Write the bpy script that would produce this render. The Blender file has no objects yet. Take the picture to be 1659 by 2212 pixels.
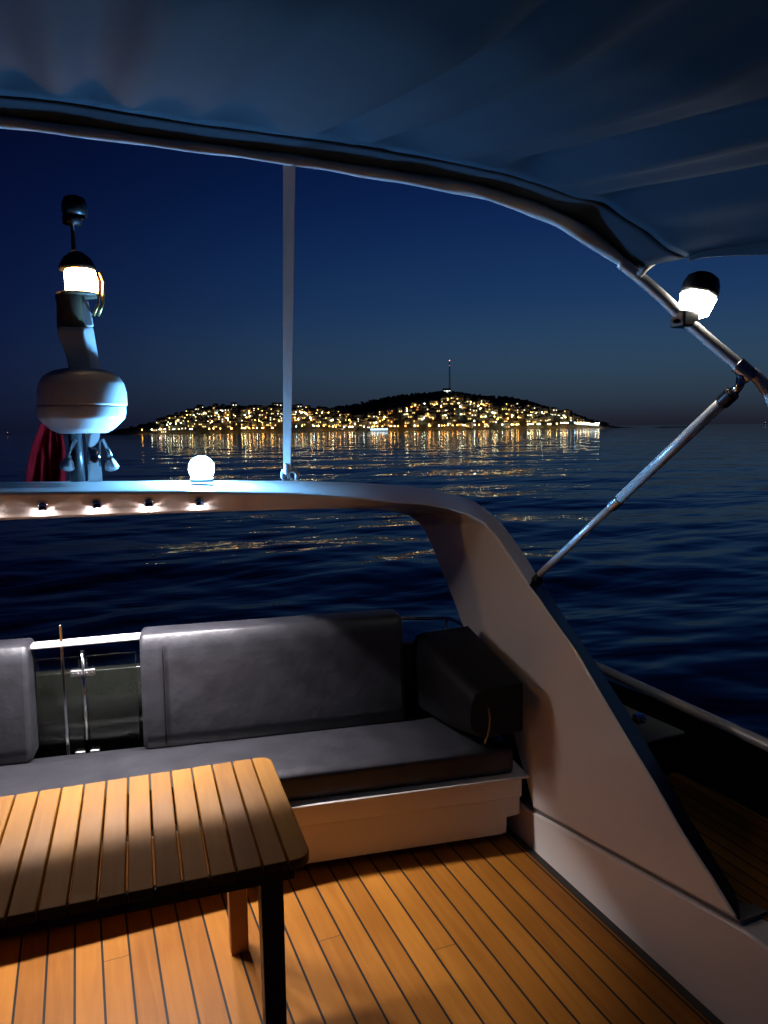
import bpy, math, random
import numpy as np
from mathutils import Vector, Matrix, noise as mnoise

random.seed(7)
scene = bpy.context.scene
COL = scene.collection
SUN_DIR_DEG = 35.0

# ------------------------------------------------------------------ camera
H = 1.75
FPX, CX, CY = 1600.0, 829.5, 1106.0           # focal length and centre in units of a 1659 x 2212 picture
YAW, PITCH, ROLL = math.radians(22.353), math.radians(6.40), math.radians(0.8)
FW = Vector((math.sin(YAW) * math.cos(PITCH), math.cos(YAW) * math.cos(PITCH), -math.sin(PITCH)))
RT0 = Vector((math.cos(YAW), -math.sin(YAW), 0))
UP0 = RT0.cross(FW)
RT = RT0 * math.cos(ROLL) - UP0 * math.sin(ROLL)
UP = UP0 * math.cos(ROLL) + RT0 * math.sin(ROLL)
EYE = Vector((0, 0, H))


def ray(u, v):
    return RT * ((u - CX) / FPX) - UP * ((v - CY) / FPX) + FW


def hit(u, v, n, p):
    d = ray(u, v)
    n = Vector(n)
    t = (Vector(p) - EYE).dot(n) / d.dot(n)
    return EYE + d * t


def onY(u, v, y):
    return hit(u, v, (0, 1, 0), (0, y, 0))


def onX(u, v, x):
    return hit(u, v, (1, 0, 0), (x, 0, 0))


def onZ(u, v, z):
    return hit(u, v, (0, 0, 1), (0, 0, z))


def proj(P):
    d = Vector(P) - EYE
    w = d.dot(FW)
    return CX + FPX * d.dot(RT) / w, CY - FPX * d.dot(UP) / w


def lerp(a, b, t):
    return a + (b - a) * t


def interp(x, xs, ys):
    return float(np.interp(x, xs, ys))


# ------------------------------------------------------------------ helpers: objects
def tag(o, label=None, cat=None, group=None, kind=None):
    if label:
        o['label'] = label
    if cat:
        o['category'] = cat
    if group:
        o['group'] = group
    if kind:
        o['kind'] = kind
    return o


def empty(name, loc=(0, 0, 0), rz=0.0):
    o = bpy.data.objects.new(name, None)
    COL.objects.link(o)
    o.location = loc
    o.rotation_euler = (0, 0, rz)
    o.empty_display_size = 0.1
    return o


class MB:
    """collects geometry for ONE mesh object"""

    def __init__(self):
        self.v, self.f, self.m, self.s = [], [], [], []

    def add(self, verts, faces, mat=0, smooth=False):
        b = len(self.v)
        self.v += [tuple(p) for p in verts]
        for f in faces:
            self.f.append(tuple(i + b for i in f))
            self.m.append(mat)
            self.s.append(smooth)

    def box(self, x0, x1, y0, y1, z0, z1, mat=0, M=None):
        vs = [Vector((x, y, z)) for x in (x0, x1) for y in (y0, y1) for z in (z0, z1)]
        if M is not None:
            vs = [M @ p for p in vs]
        self.add(vs, [(0, 1, 3, 2), (4, 6, 7, 5), (0, 4, 5, 1), (2, 3, 7, 6), (0, 2, 6, 4), (1, 5, 7, 3)], mat)

    def rings(self, rings, closed=True, caps=True, mat=0, smooth=True):
        n = len(rings[0])
        vs = [p for r in rings for p in r]
        fs = []
        for i in range(len(rings) - 1):
            for j in range(n if closed else n - 1):
                k = (j + 1) % n
                fs.append((i * n + j, i * n + k, (i + 1) * n + k, (i + 1) * n + j))
        if caps and closed:
            fs.append(tuple(range(n))[::-1])
            fs.append(tuple((len(rings) - 1) * n + j for j in range(n)))
        self.add(vs, fs, mat, smooth)

    def tube(self, pts, rad, seg=14, mat=0, caps=True, smooth=True):
        pts = [Vector(p) for p in pts]
        rs = []
        up = Vector((0, 0, 1))
        prev = None
        for i, p in enumerate(pts):
            a = pts[max(i - 1, 0)]
            b = pts[min(i + 1, len(pts) - 1)]
            t = (b - a).normalized()
            if prev is None:
                side = t.cross(up)
                if side.length < 1e-3:
                    side = t.cross(Vector((1, 0, 0)))
                side.normalize()
            else:
                side = (prev - t * prev.dot(t)).normalized()
            prev = side
            w = side.cross(t)
            r = rad[i] if isinstance(rad, (list, tuple)) else rad
            rs.append([p + (side * math.cos(q) + w * math.sin(q)) * r for q in [2 * math.pi * k / seg for k in range(seg)]])
        self.rings(rs, True, caps, mat, smooth)

    def lathe(self, prof, org, axis=(0, 0, 1), seg=24, mat=0, smooth=True, phase=0.0):
        """prof: (radius, distance along the axis)"""
        org = Vector(org)
        ax = Vector(axis).normalized()
        a = ax.cross(Vector((0, 1, 0)))
        if a.length < 1e-3:
            a = ax.cross(Vector((1, 0, 0)))
        a.normalize()
        b = ax.cross(a)
        rs = [[org + ax * h + (a * math.cos(q) + b * math.sin(q)) * r for q in [phase + 2 * math.pi * k / seg for k in range(seg)]] for r, h in prof]
        self.rings(rs, True, True, mat, smooth)

    def build(self, name, mats, parent=None, bevel=0.0, seg=2, angle=40, solid=0.0, subsurf=0, loc=None, sharp=60):
        me = bpy.data.meshes.new(name)
        me.from_pydata(self.v, [], self.f)
        if not isinstance(mats, (list, tuple)):
            mats = [mats]
        for m in mats:
            me.materials.append(m)
        me.polygons.foreach_set('material_index', self.m)
        me.polygons.foreach_set('use_smooth', self.s)
        me.update()
        import bmesh
        bm = bmesh.new()
        bm.from_mesh(me)
        bmesh.ops.recalc_face_normals(bm, faces=bm.faces)
        bm.to_mesh(me)
        bm.free()
        o = bpy.data.objects.new(name, me)
        COL.objects.link(o)
        if parent:
            o.parent = parent
        if loc is not None:
            o.location = loc
        if solid:
            md = o.modifiers.new('thickness', 'SOLIDIFY')
            md.thickness = solid
            md.offset = 0
        if subsurf:
            md = o.modifiers.new('smooth', 'SUBSURF')
            md.levels = md.render_levels = subsurf
        if bevel:
            md = o.modifiers.new('bevel', 'BEVEL')
            md.width = bevel
            md.segments = seg
            md.limit_method = 'ANGLE'
            md.angle_limit = math.radians(angle)
            md.harden_normals = False
            for p in me.polygons:
                p.use_smooth = True
            try:
                me.set_sharp_from_angle(angle=math.radians(sharp))
            except Exception:
                pass
        return o


# ------------------------------------------------------------------ helpers: materials
def new_mat(name):
    m = bpy.data.materials.new(name)
    m.use_nodes = True
    nt = m.node_tree
    return m, nt, nt.nodes, nt.links, nt.nodes['Principled BSDF']


def paint(name, col, rough=0.4, metal=0.0, var=0.08, scale=6.0, bump=0.0, bscale=60.0, coat=0.0, spec=0.5):
    m, nt, N, L, P = new_mat(name)
    tc = N.new('ShaderNodeTexCoord')
    nz = N.new('ShaderNodeTexNoise')
    nz.inputs['Scale'].default_value = scale
    nz.inputs['Detail'].default_value = 6
    L.new(tc.outputs['Object'], nz.inputs['Vector'])
    mx = N.new('ShaderNodeMix')
    mx.data_type = 'RGBA'
    c = Vector(col)
    mx.inputs[6].default_value = (*(c * (1 - var)), 1)
    mx.inputs[7].default_value = (*(c * (1 + var)), 1)
    L.new(nz.outputs['Fac'], mx.inputs[0])
    L.new(mx.outputs[2], P.inputs['Base Color'])
    mr = N.new('ShaderNodeMapRange')
    mr.inputs[3].default_value = max(rough - 0.06, 0.02)
    mr.inputs[4].default_value = min(rough + 0.06, 1)
    L.new(nz.outputs['Fac'], mr.inputs[0])
    L.new(mr.outputs[0], P.inputs['Roughness'])
    P.inputs['Metallic'].default_value = metal
    P.inputs['Coat Weight'].default_value = coat
    P.inputs['Specular IOR Level'].default_value = spec
    if bump:
        nb = N.new('ShaderNodeTexNoise')
        nb.inputs['Scale'].default_value = bscale
        nb.inputs['Detail'].default_value = 4
        L.new(tc.outputs['Object'], nb.inputs['Vector'])
        bp = N.new('ShaderNodeBump')
        bp.inputs['Strength'].default_value = bump
        bp.inputs['Distance'].default_value = 0.004
        L.new(nb.outputs['Fac'], bp.inputs['Height'])
        L.new(bp.outputs[0], P.inputs['Normal'])
    return m


def glow(name, col, strength):
    m, nt, N, L, P = new_mat(name)
    P.inputs['Base Color'].default_value = (0.8, 0.8, 0.8, 1)
    P.inputs['Emission Color'].default_value = (*col, 1)
    P.inputs['Emission Strength'].default_value = strength
    return m


def teak(name, col_a, col_b, pitch, caulk, axis='X', offset=0.0, rough=0.55, caulk_col=(0.012, 0.011, 0.01), board=1.7):
    """planks that run along the other horizontal axis, dark rubber seams between them, grain along them"""
    m, nt, N, L, P = new_mat(name)
    tc = N.new('ShaderNodeTexCoord')
    sp = N.new('ShaderNodeSeparateXYZ')
    L.new(tc.outputs['Object'], sp.inputs[0])
    across, along = (sp.outputs['X'], sp.outputs['Y']) if axis == 'X' else (sp.outputs['Y'], sp.outputs['X'])

    def math_(op, a, b=None, clamp=False):
        n = N.new('ShaderNodeMath')
        n.operation = op
        n.use_clamp = clamp
        for i, x in enumerate((a, b)):
            if x is None:
                continue
            if isinstance(x, (int, float)):
                n.inputs[i].default_value = x
            else:
                L.new(x, n.inputs[i])
        return n.outputs[0]

    s = math_('DIVIDE', math_('ADD', across, offset + 50 * pitch), pitch)
    idx = math_('FLOOR', s)
    fr = math_('FRACT', s)
    # board ends, staggered from plank to plank
    wn0 = N.new('ShaderNodeTexWhiteNoise')
    wn0.noise_dimensions = '1D'
    L.new(idx, wn0.inputs['W'])
    bl = math_('DIVIDE', math_('ADD', along, math_('MULTIPLY', wn0.outputs['Value'], 3.1)), board)
    bidx = math_('FLOOR', bl)
    wn = N.new('ShaderNodeTexWhiteNoise')
    wn.noise_dimensions = '2D'
    cb = N.new('ShaderNodeCombineXYZ')
    L.new(idx, cb.inputs[0])
    L.new(bidx, cb.inputs[1])
    L.new(cb.outputs[0], wn.inputs['Vector'])
    # grain
    gv = N.new('ShaderNodeCombineXYZ')
    L.new(math_('MULTIPLY', across, 38.0), gv.inputs[0])
    L.new(math_('MULTIPLY', along, 2.6), gv.inputs[1])
    L.new(math_('MULTIPLY', wn.outputs['Value'], 40.0), gv.inputs[2])
    ng = N.new('ShaderNodeTexNoise')
    ng.inputs['Scale'].default_value = 1.0
    ng.inputs['Detail'].default_value = 8
    ng.inputs['Distortion'].default_value = 0.8
    L.new(gv.outputs[0], ng.inputs['Vector'])
    nf = N.new('ShaderNodeTexNoise')
    nf.inputs['Scale'].default_value = 5.0
    nf.inputs['Detail'].default_value = 5
    L.new(tc.outputs['Object'], nf.inputs['Vector'])
    mx = N.new('ShaderNodeMix')
    mx.data_type = 'RGBA'
    mx.inputs[6].default_value = (*col_a, 1)
    mx.inputs[7].default_value = (*col_b, 1)
    f1 = math_('ADD', math_('MULTIPLY', ng.outputs['Fac'], 0.9), math_('MULTIPLY', wn.outputs['Value'], 0.6))
    f2 = math_('ADD', f1, math_('MULTIPLY', nf.outputs['Fac'], 0.5))
    L.new(math_('SUBTRACT', f2, 0.58, True), mx.inputs[0])
    # seam mask
    w = caulk / pitch
    seam = math_('MAXIMUM', math_('LESS_THAN', fr, w), math_('LESS_THAN', math_('FRACT', bl), (0.0022 / board) if board < 6 else -1.0))
    mx2 = N.new('ShaderNodeMix')
    mx2.data_type = 'RGBA'
    L.new(seam, mx2.inputs[0])
    L.new(mx.outputs[2], mx2.inputs[6])
    mx2.inputs[7].default_value = (*caulk_col, 1)
    L.new(mx2.outputs[2], P.inputs['Base Color'])
    mr = N.new('ShaderNodeMapRange')
    mr.inputs[3].default_value = rough - 0.12
    mr.inputs[4].default_value = rough + 0.12
    L.new(nf.outputs['Fac'], mr.inputs[0])
    L.new(mr.outputs[0], P.inputs['Roughness'])
    P.inputs['Specular IOR Level'].default_value = 0.16
    bp = N.new('ShaderNodeBump')
    bp.inputs['Strength'].default_value = 0.35
    bp.inputs['Distance'].default_value = 0.003
    L.new(math_('SUBTRACT', math_('MULTIPLY', ng.outputs['Fac'], 0.35), seam), bp.inputs['Height'])
    L.new(bp.outputs[0], P.inputs['Normal'])
    return m


M = {}
M['gel'] = paint('gelcoat', (0.70, 0.66, 0.63), 0.38, var=0.04, scale=2.5, coat=0.15, bump=0.02, bscale=14)
M['gel_side'] = paint('gelcoat_side', (0.80, 0.735, 0.70), 0.34, var=0.06, scale=1.6, bump=0.05, bscale=7, coat=0.25)
M['gel_seat'] = paint('gelcoat_seat_base', (0.70, 0.62, 0.52), 0.38, var=0.05, scale=3.0, bump=0.03, bscale=12)
M['navy'] = paint('navy_paint', (0.012, 0.017, 0.035), 0.35, var=0.1, scale=5)
M['dark'] = paint('black_rubber', (0.012, 0.012, 0.014), 0.5, var=0.2)
M['black'] = paint('black_plastic', (0.015, 0.015, 0.017), 0.35, var=0.2)
M['steel'] = paint('polished_steel', (0.72, 0.72, 0.74), 0.14, 1.0, var=0.05, scale=18)
M['steel_satin'] = paint('satin_steel', (0.84, 0.84, 0.84), 0.36, 0.3, var=0.02, scale=3)
M['steel_dull'] = paint('brushed_steel', (0.6, 0.6, 0.62), 0.3, 1.0, var=0.08, scale=25)
M['vinyl'] = paint('charcoal_vinyl', (0.026, 0.026, 0.032), 0.40, var=0.45, scale=9, bump=0.8, bscale=16)
M['vinyl_side'] = paint('black_vinyl', (0.009, 0.009, 0.012), 0.55, var=0.15, scale=7, bump=0.2, bscale=55, spec=0.16)
M['plastic'] = paint('white_plastic', (0.62, 0.62, 0.62), 0.35, var=0.03)
M['strap'] = paint('white_webbing', (0.55, 0.55, 0.54), 0.8, var=0.08, scale=40, bump=0.3, bscale=300)
M['red'] = paint('red_cloth', (0.09, 0.0012, 0.003), 0.9, var=0.15, scale=9, bump=0.2, bscale=200, spec=0.03)
M['teak_deck'] = teak('teak_deck', (0.24, 0.084, 0.010), (0.42, 0.162, 0.022), 0.086, 0.0075, 'X', 0.02, 0.5, board=5.0)
M['teak_side'] = teak('teak_side_deck', (0.24, 0.092, 0.011), (0.42, 0.180, 0.024), 0.055, 0.006, 'X', 0.0, 0.5)
M['teak_slat'] = teak('teak_slats', (0.21, 0.082, 0.007), (0.37, 0.158, 0.013), 0.0665, 0.0, 'X', 0.0, 0.62, board=9)
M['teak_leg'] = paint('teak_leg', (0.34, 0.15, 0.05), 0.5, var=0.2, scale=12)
M['teak_shaded'] = paint('shaded_teak', (0.07, 0.035, 0.016), 0.5, var=0.25, scale=12)  # darker teak copy: shade on apron and front legs put into the colour

# canvas: woven acrylic
m, nt, N, L, P = new_mat('navy_canvas')
tc = N.new('ShaderNodeTexCoord')
nz = N.new('ShaderNodeTexNoise')
nz.inputs['Scale'].default_value = 3.0
nz.inputs['Detail'].default_value = 5
L.new(tc.outputs['Object'], nz.inputs['Vector'])
mx = N.new('ShaderNodeMix')
mx.data_type = 'RGBA'
mx.inputs[6].default_value = (0.019, 0.039, 0.066, 1)
mx.inputs[7].default_value = (0.030, 0.057, 0.090, 1)
L.new(nz.outputs['Fac'], mx.inputs[0])
L.new(mx.outputs[2], P.inputs['Base Color'])
P.inputs['Roughness'].default_value = 0.85
P.inputs['Specular IOR Level'].default_value = 0.12
wv = N.new('ShaderNodeTexNoise')
wv.inputs['Scale'].default_value = 420
L.new(tc.outputs['Object'], wv.inputs['Vector'])
bp = N.new('ShaderNodeBump')
bp.inputs['Strength'].default_value = 0.15
bp.inputs['Distance'].default_value = 0.002
L.new(wv.outputs['Fac'], bp.inputs['Height'])
L.new(bp.outputs[0], P.inputs['Normal'])
M['canvas'] = m
M['hem'] = paint('navy_hem_cloth', (0.040, 0.058, 0.082), 0.9, var=0.15, scale=6, bump=0.3, bscale=30, spec=0.06)
M['sleeve'] = paint('grey_canvas_sleeve', (0.68, 0.68, 0.68), 0.8, var=0.12, scale=8, bump=0.5, bscale=18)

# smoked glass
m, nt, N, L, P = new_mat('clear_glass')
P.inputs['Base Color'].default_value = (0.82, 0.90, 0.84, 1)
P.inputs['Roughness'].default_value = 0.03
P.inputs['IOR'].default_value = 1.45
P.inputs['Transmission Weight'].default_value = 1.0
M['glass'] = m

M['led'] = glow('led_white', (1.0, 0.88, 0.86), 480.0)
M['globe'] = glow('cool_white_lamp', (0.16, 0.50, 1.0), 900.0)
M['warm'] = glow('warm_lamp', (1.0, 0.56, 0.20), 95.0)
M['navlamp'] = glow('white_nav_lamp', (1.0, 0.93, 0.78), 42.0)

# ------------------------------------------------------------------ world: clear sky well after sunset
w = bpy.data.worlds.new('World')
scene.world = w
w.use_nodes = True
N, L = w.node_tree.nodes, w.node_tree.links
bg = N['Background']
geo = N.new('ShaderNodeTexCoord')
sp = N.new('ShaderNodeSeparateXYZ')
L.new(geo.outputs['Generated'], sp.inputs[0])
asn = N.new('ShaderNodeMath')
asn.operation = 'ARCSINE'
L.new(sp.outputs['Z'], asn.inputs[0])
mr = N.new('ShaderNodeMapRange')
mr.inputs[1].default_value = 0.0
mr.inputs[2].default_value = math.radians(45)
L.new(asn.outputs[0], mr.inputs[0])


def ramp(stops):
    r = N.new('ShaderNodeValToRGB')
    r.color_ramp.interpolation = 'B_SPLINE'
    els = r.color_ramp.elements
    while len(els) < len(stops):
        els.new(0.5)
    for e, (p, c) in zip(els, stops):
        e.position = p
        e.color = (*c, 1)
    L.new(mr.outputs[0], r.inputs[0])
    return r


def srgb(r, g, b):
    f = lambda c: (c / 255 / 12.92) if c <= 10 else ((c / 255 + 0.055) / 1.055) ** 2.4
    return (f(r), f(g), f(b))


# the side where the sun went down (right of the island) and the night side (left)
ra = ramp([(0.0, srgb(26, 26, 36)), (0.035, srgb(38, 48, 62)), (0.10, srgb(46, 70, 90)), (0.2, srgb(25, 57, 98)), (0.38, srgb(5, 27, 76)), (0.62, srgb(2, 11, 40)), (1.0, srgb(0, 3, 12))])
rb = ramp([(0.0, srgb(12, 17, 38)), (0.06, srgb(14, 22, 50)), (0.14, srgb(11, 21, 56)), (0.3, srgb(5, 14, 52)), (0.5, srgb(1, 6, 28)), (1.0, srgb(0, 1, 9))])
az = N.new('ShaderNodeVectorMath')
az.operation = 'DOT_PRODUCT'
sa = math.radians(52)
az.inputs[1].default_value = (math.sin(sa), math.cos(sa), 0)
L.new(geo.outputs['Generated'], az.inputs[0])
mr2 = N.new('ShaderNodeMapRange')
mr2.interpolation_type = 'SMOOTHSTEP'
mr2.inputs[1].default_value = 0.45
mr2.inputs[2].default_value = 1.0
L.new(az.outputs['Value'], mr2.inputs[0])
mx = N.new('ShaderNodeMix')
mx.data_type = 'RGBA'
L.new(mr2.outputs[0], mx.inputs[0])
L.new(rb.outputs[0], mx.inputs[6])
L.new(ra.outputs[0], mx.inputs[7])
# a little of the physical twilight sky on top
sky = N.new('ShaderNodeTexSky')
sky.sky_type = 'NISHITA'
sky.sun_disc = False
sky.sun_elevation = math.radians(-6)
sky.sun_rotation = sa
sc_ = N.new('ShaderNodeMix')
sc_.data_type = 'RGBA'
sc_.blend_type = 'ADD'
sc_.inputs[0].default_value = 0.03
L.new(mx.outputs[2], sc_.inputs[6])
L.new(sky.outputs[0], sc_.inputs[7])
L.new(sc_.outputs[2], bg.inputs['Color'])
bg.inputs['Strength'].default_value = 1.0

# ------------------------------------------------------------------ sea
SEA = -1.0


def make_sea():
    ang = np.concatenate([np.radians(np.linspace(-22, 70, 620)), np.radians(np.linspace(71, 337, 170))])
    ang = ang[:-1] if abs((ang[-1] - 2 * math.pi) - ang[0]) < 1e-4 else ang
    rad = np.concatenate([[0.5], np.geomspace(2.5, 420, 430), np.geomspace(450, 40000, 40)])
    A, R = np.meshgrid(ang, rad)
    X, Y = R * np.sin(A), R * np.cos(A)
    Z = np.full_like(X, SEA)
    rng = np.random.default_rng(3)
    fade = 1 / (1 + (R / 160.0) ** 2)
    wind = math.radians(205)
    for lam, amp, n in ((12.0, 0.030, 5), (5.2, 0.015, 7), (2.6, 0.0095, 8), (1.3, 0.0045, 9), (0.75, 0.002, 8)):
        for _ in range(n):
            k = 2 * math.pi / (lam * rng.uniform(0.75, 1.3))
            d = wind + rng.normal(0, 0.5)
            ph = rng.uniform(0, 6.28)
            s = np.sin(k * (X * math.sin(d) + Y * math.cos(d)) + ph)
            att = fade * np.clip(1.6 - R * 0.0105 / lam * 1.4, 0, 1)
            Z += amp / math.sqrt(n) * 1.6 * att * (s + 0.22 * np.cos(2 * np.arcsin(np.clip(s, -1, 1))))
    nr, na = X.shape
    co = np.stack([X, Y, Z], -1).reshape(-1, 3)
    i, j = np.meshgrid(np.arange(nr - 1), np.arange(na), indexing='ij')
    j2 = (j + 1) % na
    quads = np.stack([i * na + j, (i + 1) * na + j, (i + 1) * na + j2, i * na + j2], -1).reshape(-1, 4)
    me = bpy.data.meshes.new('sea')
    me.vertices.add(len(co))
    me.vertices.foreach_set('co', co.ravel())
    me.loops.add(len(quads) * 4)
    me.polygons.add(len(quads))
    me.loops.foreach_set('vertex_index', quads.ravel().astype(np.int32))
    me.polygons.foreach_set('loop_start', np.arange(0, len(quads) * 4, 4, dtype=np.int32))
    me.polygons.foreach_set('use_smooth', np.ones(len(quads), bool))
    me.update(calc_edges=True)
    me.validate()
    if me.polygons[1000].normal.z < 0:
        me.flip_normals()
    m, nt, N, L, P = new_mat('sea_water')
    P.inputs['Base Color'].default_value = (0.002, 0.006, 0.014, 1)
    P.inputs['Roughness'].default_value = 0.04
    P.inputs['IOR'].default_value = 1.333
    tc = N.new('ShaderNodeTexCoord')
    mp = N.new('ShaderNodeMapping')
    mp.inputs['Rotation'].default_value = (0, 0, math.radians(25))
    mp.inputs['Scale'].default_value = (0.45, 1.0, 1.0)
    L.new(tc.outputs['Object'], mp.inputs['Vector'])
    prev = None
    for sc, st, dist in ((0.16, 0.8, 0.34), (0.55, 0.8, 0.13), (2.2, 0.4, 0.02)):
        nz = N.new('ShaderNodeTexNoise')
        nz.inputs['Scale'].default_value = sc
        nz.inputs['Detail'].default_value = 3
        nz.inputs['Distortion'].default_value = 0.4
        L.new(mp.outputs[0], nz.inputs['Vector'])
        bp = N.new('ShaderNodeBump')
        bp.inputs['Strength'].default_value = st
        bp.inputs['Distance'].default_value = dist
        L.new(nz.outputs['Fac'], bp.inputs['Height'])
        if prev:
            L.new(prev.outputs[0], bp.inputs['Normal'])
        prev = bp
    L.new(prev.outputs[0], P.inputs['Normal'])
    me.materials.append(m)
    o = bpy.data.objects.new('sea', me)
    COL.objects.link(o)
    tag(o, 'dark rippled sea at night streaked with reflected island lights', 'sea', kind='structure')


make_sea()

# ------------------------------------------------------------------ island
D_RIDGE = 1010.0
U0 = 800.0
bear = ray(U0, 930)
bear.z = 0
bear.normalize()                       # from the boat to the middle of the island
side = Vector((bear.y, -bear.x, 0))    # to the right


def isl(s, r, z=0.0):
    return bear * r + side * s + Vector((0, 0, z))


PROF = [(255, 929), (300, 926), (340, 913), (400, 893), (440, 883), (500, 877), (560, 879), (640, 883), (700, 884), (745, 875), (800, 867), (850, 859), (900, 852),
        (960, 847), (1000, 850), (1050, 857), (1100, 861), (1150, 872), (1200, 887), (1250, 905), (1285, 917), (1310, 921)]


def u_of_s(s, r=D_RIDGE):
    return proj(isl(s, r, H))[0]


S_OF = np.linspace(-380, 380, 400)
U_OF = [u_of_s(s) for s in S_OF]


def ridge_h(s):
    u = interp(s, S_OF, U_OF)
    if u < 250 or u > 1315:
        return -6.0
    v = interp(u, [a for a, b in PROF], [b for a, b in PROF])
    yh = 938 - 23 * u / 1659
    return (yh - v) / FPX * D_RIDGE * 1.0 + H - SEA - 2.6


def land_h(s, r):
    """height above the sea"""
    shore = 862 + 10 * math.sin(s / 60.0) + 6 * math.sin(s / 23.0 + 1)
    back = 1210
    rh = ridge_h(s)
    if r < D_RIDGE:
        t = (r - shore) / (D_RIDGE - shore)
    else:
        t = (back - r) / (back - D_RIDGE)
    t = max(-0.2, min(1, t))
    sh = t * (1.75 - 0.75 * t) if t > 0 else t
    # two humps with a shallow valley between them
    val = 1 - 0.55 * math.exp(-((s + 14) / 34.0) ** 2) * (1 - max(t, 0)) ** 0.7
    nz = mnoise.noise(Vector((s / 45.0, r / 45.0, 2.0))) * 3.0 * max(t, 0)
    return rh * sh * val + (nz * min(1, max(rh, 0) / 15.0))


def make_island():
    mb = MB()
    ss = np.linspace(-375, 375, 190)
    rr = np.concatenate([np.linspace(835, 1010, 44), np.linspace(1025, 1225, 16)])
    vs = [isl(s, r, land_h(s, r) + SEA) for r in rr for s in ss]
    n = len(ss)
    fs = [(i * n + j, i * n + j + 1, (i + 1) * n + j + 1, (i + 1) * n + j) for i in range(len(rr) - 1) for j in range(n - 1)]
    mb.add(vs, fs, 0, True)
    m = paint('island_ground', (0.15, 0.13, 0.10), 0.95, var=0.4, scale=0.05)
    o = mb.build('hills', m)
    tag(o, 'dark two humped island across the water, dotted with lights', 'hills', kind='structure')


make_island()

VTOP = [(335, 917), (400, 896), (450, 887), (500, 884), (560, 884), (640, 888), (700, 889), (750, 897), (785, 907), (830, 893), (880, 878), (940, 868), (985, 858), (1020, 862), (1060, 874),
        (1100, 876), (1150, 884), (1200, 893), (1240, 904), (1262, 914)]


def woodland():
    """pines that cover the slopes: one dark mass of many leaf clumps"""
    mb = MB()
    rnd = random.Random(11)
    ico = []
    import bmesh
    bm = bmesh.new()
    bmesh.ops.create_icosphere(bm, subdivisions=1, radius=1)
    iv = [v.co.copy() for v in bm.verts]
    idx = [[v.index for v in f.verts] for f in bm.faces]
    bm.free()
    k = 0
    while k < 2600:
        s = rnd.uniform(-330, 330)
        r = rnd.triangular(875, 1080, 1005)
        h = land_h(s, r)
        if h < 3:
            continue
        R = rnd.uniform(1.4, 2.9)
        c = isl(s, r, SEA + h + R * 0.55)
        for q in range(2):
            cc = c + Vector((rnd.uniform(-1, 1), rnd.uniform(-1, 1), rnd.uniform(-0.4, 0.7))) * R * 0.7
            mb.add([cc + Vector((p.x, p.y, p.z * rnd.uniform(0.6, 1.0))) * R * rnd.uniform(0.55, 1.0) for p in iv], idx, 0, False)
        k += 1
    m = paint('pine_foliage', (0.085, 0.085, 0.065), 0.95, var=0.4, scale=0.3)
    o = mb.build('woodland', m)
    tag(o, 'dark pine woods covering the upper slopes of the island', 'woods', kind='stuff')


woodland()

LIT = {
    'warm': glow('window_warm', (1.0, 0.52, 0.14), 3.2),
    'yellow': glow('window_yellow', (1.0, 0.72, 0.25), 3.6),
    'white': glow('window_white', (1.0, 0.94, 0.66), 3.8),
    'orange': glow('lamp_orange', (1.0, 0.33, 0.05), 2.4),
    'cyan': glow('lamp_cool', (0.55, 0.85, 1.0), 7.0),
}
WALL = paint('house_wall', (0.42, 0.38, 0.31), 0.9, var=0.1, scale=0.5)
ROOF = paint('house_roof', (0.16, 0.07, 0.045), 0.9, var=0.2, scale=0.8)


def house_mesh(seed, colour):
    """two or three storeys, hipped or gabled roof, some of its windows lit; faces the water (-y)"""
    rnd = random.Random(seed)
    mb = MB()
    wdt, dep = rnd.uniform(4.4, 7.6), rnd.uniform(5, 7)
    fl = rnd.choice((1, 2, 2, 3))
    ht = fl * 2.7 + 0.4
    mb.box(-wdt / 2, wdt / 2, 0, dep, -2.0, ht, 0)
    o = 0.35
    rh = rnd.uniform(1.2, 2.0)
    x0, x1, y0, y1 = -wdt / 2 - o, wdt / 2 + o, -o, dep + o
    ins = wdt * rnd.choice((0.0, 0.3))
    vs = [(x0, y0, ht), (x1, y0, ht), (x1, y1, ht), (x0, y1, ht), (x0 + ins, dep / 2, ht + rh), (x1 - ins, dep / 2, ht + rh)]
    mb.add(vs, [(0, 1, 5, 4), (2, 3, 4, 5), (1, 2, 5), (3, 0, 4), (3, 2, 1, 0)], 1)
    nw = max(2, int(wdt / 1.7))
    lit = 0
    for f in range(fl):
        for k in range(nw):
            if rnd.random() < 0.27 or (f == 0 and k == 0):
                xc = -wdt / 2 + (k + 0.5) * wdt / nw
                ww, wh = rnd.uniform(0.28, 0.58), rnd.uniform(0.32, 0.6)
                zc = f * 2.7 + 1.5
                mb.box(xc - ww, xc + ww, -0.12, -0.003, zc - wh, zc + wh, 2)
                lit += 1
    for sx in (-1, 1):
        if rnd.random() < 0.6:
            mb.box(sx * wdt / 2 + (0.003 if sx > 0 else -0.12), sx * wdt / 2 + (0.12 if sx > 0 else -0.003), dep * 0.3, dep * 0.3 + 1.2, 0.9, 2.3, 2)
    return mb


def fix_mesh(mb, name, mats):
    o = mb.build(name, mats)
    return o


face_rz = math.atan2(-bear.x, bear.y)      # house front looks back at the boat

protos = {}
for ci, c in enumerate(('warm', 'yellow', 'white', 'orange')):
    protos[c] = []
    for k in range(5):
        protos[c].append(fix_mesh(house_mesh(100 * ci + k, c), 'house', [WALL, ROOF, LIT[c]]))

DESC = {'warm': 'glowing amber', 'yellow': 'glowing pale yellow', 'white': 'glowing bright white', 'orange': 'glowing deep orange'}


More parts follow.
